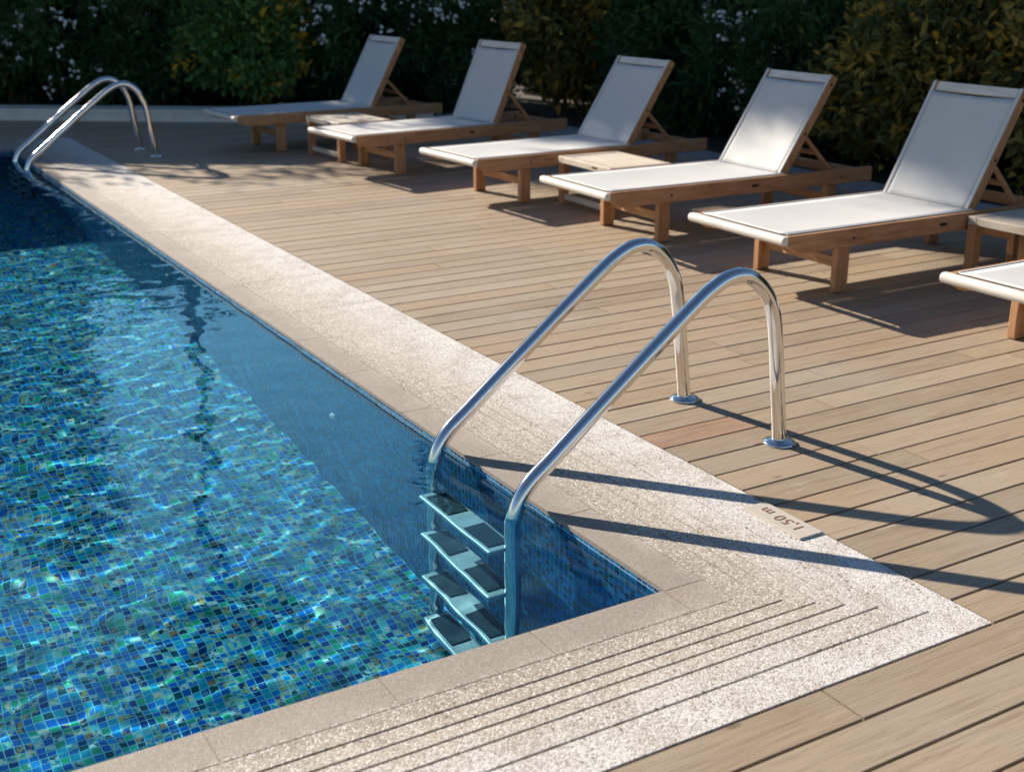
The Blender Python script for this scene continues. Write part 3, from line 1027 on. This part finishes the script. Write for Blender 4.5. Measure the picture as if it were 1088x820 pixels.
def make_shrub(name, seed, rx, ry, h, ncl, per, rad, leaf, width, tf, mat, flowers=0):
    root = empty(name)
    V, F, t = shrub_mesh(seed, rx, ry, h, ncl, per, rad, leaf, width, tf)
    mesh_np('foliage', V, F, mat, root, False, t)
    stems_mesh(seed, 9, h * .85, min(rx, ry) * .8).build('stems', M_bark, root)
    if flowers:
        rng = np.random.default_rng(seed + 900)
        Vs = []; Fs = []; k0 = 0
        for i in range(flowers):
            d = rng.normal(size=3); d[2] = d[2] * .45 + 0.12; d /= np.linalg.norm(d)
            c = np.array([d[0] * rx, d[1] * ry, 0.05 + h * .5 + d[2] * h * .52]) * 1.02
            m = rng.integers(4, 9)
            for q in range(m):
                cc = c + rng.normal(size=3) * 0.035
                nn = d + rng.normal(size=3) * .6; nn /= np.linalg.norm(nn)
                a = np.cross(nn, [0.3, 0.2, 1.0]); a /= np.linalg.norm(a); b = np.cross(nn, a)
                s = rng.uniform(.016, .026)
                for pk in range(5):
                    th = pk * 1.2566
                    di = a * math.cos(th) + b * math.sin(th); sd_ = -a * math.sin(th) + b * math.cos(th)
                    Vs += [cc, cc + di * s * .6 - sd_ * s * .4 + nn * s * .15, cc + di * s, cc + di * s * .6 + sd_ * s * .4 + nn * s * .15]
                    Fs.append((k0, k0 + 1, k0 + 2, k0 + 3)); k0 += 4
        mesh_np('blossoms', Vs, Fs, M_petal, root)
    return root

SG = 'shrubs planted along the kerb'
def put(o, x, y, s, rz, label, group=SG, cat='shrub', zs=None):
    o.location = (x, y, 0.04); o.rotation_euler = (0, 0, rz)
    o.scale = (s, s, zs if zs else s)
    tag(o, label, cat, group)

dark_a = make_shrub('dark_shrub', 21, .95, .80, 1.75, 330, 34, .085, .105, .34, t_dark, L_dark)
dark_b = make_shrub('dark_shrub', 22, .85, .95, 1.9, 330, 34, .085, .115, .32, t_dark, L_dark)
green_a = make_shrub('green_shrub', 31, .80, .75, 1.45, 340, 30, .075, .095, .50, t_mid, L_mid)
olive_a = make_shrub('olive_shrub', 41, 1.05, .80, 1.75, 400, 28, .09, .105, .48, t_gold, L_gold)
flower_a = make_shrub('flowering_shrub', 51, .95, .85, 1.75, 320, 34, .085, .12, .24, t_dark, L_dark, 90)

put(green_a, 2.95, 11.55, 1.0, 0.3, 'fresh green shrub with yellow sprays, left of the farthest lounger backrest')
put(olive_a, 5.60, 9.15, 1.0, 0.9, 'broad olive shrub with yellow tips between the second and third loungers')
o = copy_tree(olive_a); put(o, 5.75, 4.15, .92, 2.4, 'golden olive bush filling the gap between the two large near backrests')
o = copy_tree(olive_a); put(o, 5.95, 2.95, .88, 4.2, 'golden olive bush cut by the picture edge, right of the large near backrest')
o = copy_tree(green_a); put(o, 0.10, 13.55, 1.0, 2.0, 'green shrub cut by the picture edge at the far end, left of the distant ladder')
put(flower_a, 1.35, 12.75, 1.0, 0.0, 'dark shrub dotted with white blossom above the far pool ladder')
put(dark_a, 0.75, 13.5, 1.0, 1.0, 'plain dark shrub left of the blossom above the far pool ladder')
o = copy_tree(flower_a); put(o, 4.25, 10.95, 1.0, 2.6, 'dark shrub with white blossom behind the farthest lounger backrest')
o = copy_tree(flower_a); put(o, 5.15, 10.15, .95, 4.4, 'dark shrub with white blossom left of the broad olive shrub')
o = copy_tree(flower_a); put(o, 6.05, 6.1, .95, 0.5, 'dark shrub with a few white blossoms left of the golden olive bush')
put(dark_b, 5.85, 7.4, .95, 0.7, 'dark leafy shrub in the gap between the two middle backrests')
o = copy_tree(dark_b); put(o, 5.65, 5.55, .75, 3.1, 'low dark shrub at the foot of the one with few white blossoms')
o = copy_tree(dark_a); put(o, 2.0, 12.4, .9, 3.3, 'plain dark shrub left of the fresh green shrub')

# tall clipped hedges close the view behind the shrubs
def hedge(name, path, th, h, seed, label, nleaf_m2=430):
    rng = np.random.default_rng(seed)
    root = empty(name, (path[0][0], path[0][1], 0.1))
    base = np.array([path[0][0], path[0][1]])
    Ps = []; Ds = []
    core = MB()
    for a, b in zip(path, path[1:]):
        ha = a[2] if len(a) > 2 else h; hb_ = b[2] if len(b) > 2 else h
        a = np.array(a[:2]) - base; b = np.array(b[:2]) - base
        L = np.linalg.norm(b - a); t = (b - a) / L; n = np.array([-t[1], t[0]])
        N = int(L * (ha + hb_) / 2 * nleaf_m2)
        u = rng.random(N) * L; hh = (ha + (hb_ - ha) * u / L) * (1 + .04 * np.sin(u * 4.1 + seed) + .03 * np.sin(u * 9.3)); z = rng.random(N) ** .95 * hh; side = rng.uniform(-1, 1, N)
        # front (pool) face gets most of the leaves; thickness varies in lumps
        lump = 0.16 * np.sin(u * 2.3 + z * 1.7 + seed) + 0.12 * np.sin(u * 5.1 - z * 3.3) + 0.08 * np.sin(u * 9.7 + z * 8.1)
        off = np.where(rng.random(N) < .75, -th / 2 + lump * .8 + rng.normal(0, .09, N), side * th / 2)
        P = np.stack([a[0] + t[0] * u + n[0] * off, a[1] + t[1] * u + n[1] * off, z + lump * .5 * (z / hh)], 1)
        D = np.stack([-n[0] * .7 + rng.normal(0, .6, N), -n[1] * .7 + rng.normal(0, .6, N), rng.normal(.1, .5, N)], 1)
        Ps.append(P); Ds.append(D)
        M = Matrix(((t[0], n[0], 0), (t[1], n[1], 0), (0, 0, 1)))
        m = (a + b) / 2
        hm = min(ha, hb_)
        core.box((m[0] + n[0] * .12, m[1] + n[1] * .12, hm * .41), (L + .1, th * .45, hm * 1.0), 0, 1, M)  # solid dark block standing in for inner shade, stops see-through
    P = np.concatenate(Ps); D = np.concatenate(Ds)
    size = 0.105 * rng.uniform(.6, 1.25, len(P))
    V, F = leaf_arrays(P, D, size, rng, .40)
    tcell = (np.sin(P[:, 0] * 7.1) * np.sin(P[:, 1] * 6.3) * np.sin(P[:, 2] * 8.7) + 1) / 2
    tint = np.repeat(np.clip(tcell * .6 + rng.normal(.05, .16, len(P)), 0, 1), 2)
    mesh_np('foliage', V, F, L_dark, root, False, tint)
    core.build('dark_core', M_core, root)
    tag(root, label, 'hedge')
hedge('hedge', [(-8.5, 20.3, 3.2), (-4, 17.4, 3.4), (0.3, 14.6, 3.4), (1.2, 13.97, 3.2), (2.1, 13.33, 2.45), (3.2, 12.55, 2.25), (5.6, 11.0, 2.2)], .9, 2.55, 3, 'tall dark hedge across the far end of the pool behind the flowering shrubs', 330)
hedge('hedge', [(6.5, 11.3), (6.95, 8.5), (7.0, 4.0), (7.0, -3.5)], .9, 2.5, 4, 'tall dark hedge running behind the loungers and the olive shrubs', 380)

# trees
def tree(name, x, y, h_tr, crowns, seed, label, mat, leaf=.22, r=.16, dens=1.0, fine=True):
    root = empty(name, (x, y, 0))
    rng = np.random.default_rng(seed)
    mb = MB()
    lean = rng.normal(0, .12, 2)
    topz = max(c[2] for c in crowns)
    trunk = [(0, 0, -.3), (lean[0] * .4, lean[1] * .4, h_tr * .5), (lean[0], lean[1], h_tr), (lean[0] * 1.6, lean[1] * 1.6, topz)]
    pts = bez(trunk, 6)
    mb.tube(pts, [r * (1.15 - .85 * i / (len(pts) - 1)) for i in range(len(pts))], 10)
    for (cx, cyy, cz, rx, rz) in crowns:
        for k in range(4):
            d = rng.normal(size=3); d /= np.linalg.norm(d)
            s = Vector((lean[0], lean[1], h_tr * rng.uniform(.85, 1.05)))
            e = Vector((cx + d[0] * rx * .7, cyy + d[1] * rx * .7, cz + d[2] * rz * .6))
            mb.tube(bez([s, s.lerp(e, .5) + Vector((0, 0, .2)), e], 4), [r * .4 * (1 - .08 * q) for q in range(9)], 6)
    mb.build('trunk', M_bark, root)
    Ps = []; Ds = []; Ts = []
    for (cx, cyy, cz, rx, rz) in crowns:
        ncl = int(90 * rx * rz * dens) + 12
        d = rng.normal(size=(ncl, 3)); d /= np.linalg.norm(d, axis=1)[:, None]
        rr = rng.uniform(.15, 1, ncl) ** .5
        C = np.array([cx, cyy, cz]) + d * rr[:, None] * np.array([rx, rx, rz])
        P, D = clump_points(rng, C, d, 26, leaf * .95)
        Ps.append(P); Ds.append(D); Ts.append(np.repeat(rng.random(ncl), 26))
    P = np.concatenate(Ps); D = np.concatenate(Ds); T = np.concatenate(Ts)
    V, F = leaf_arrays(P, D, leaf * rng.uniform(.6, 1.2, len(P)), rng, .5)
    mesh_np('crown', V, F, mat, root, False, np.repeat(np.clip(T * .7 + rng.normal(.05, .12, len(P)), 0, 1), 2))
    tag(root, label, 'tree', 'tall trees beyond the far hedge')
    return root
# the big tree whose shade lies over the lounger backs
tree('broad_tree', 0.2, 25.0, 6.0, [(-.1, 0, 8.3, 1.5, 1.0), (-.35, .2, 9.55, 1.25, .9), (-.78, 0, 10.8, 1.02, .75), (-1.42, 0, 11.5, 1.08, .8)], 61, 'tall broad tree beyond the far hedge, shading the loungers', L_dark, .22, .22, 1.5)
tree('narrow_tree', 3.9, 36, 6, [(0, 0, 10, 1.5, 3.6), (.1, 0, 14.6, 1.4, 2.6)], 62, 'narrow tall tree far beyond the pool end', L_dark, .34, .22, .5)
tree('slim_tree', 4.05, 18.8, 9.6, [(0, 0, 11.2, 1.5, 1.4)], 63, 'slim tall tree with a high small crown beyond the far hedge', L_dark, .24, .13, 1.0)
tree('round_tree', 10.3, 19.9, 6.6, [(0, 0, 8.7, 1.0, 1.0), (.7, .3, 8.0, .9, .8)], 64, 'round crowned tree beyond the corner of the hedges', L_dark, .24, .16, 1.0)
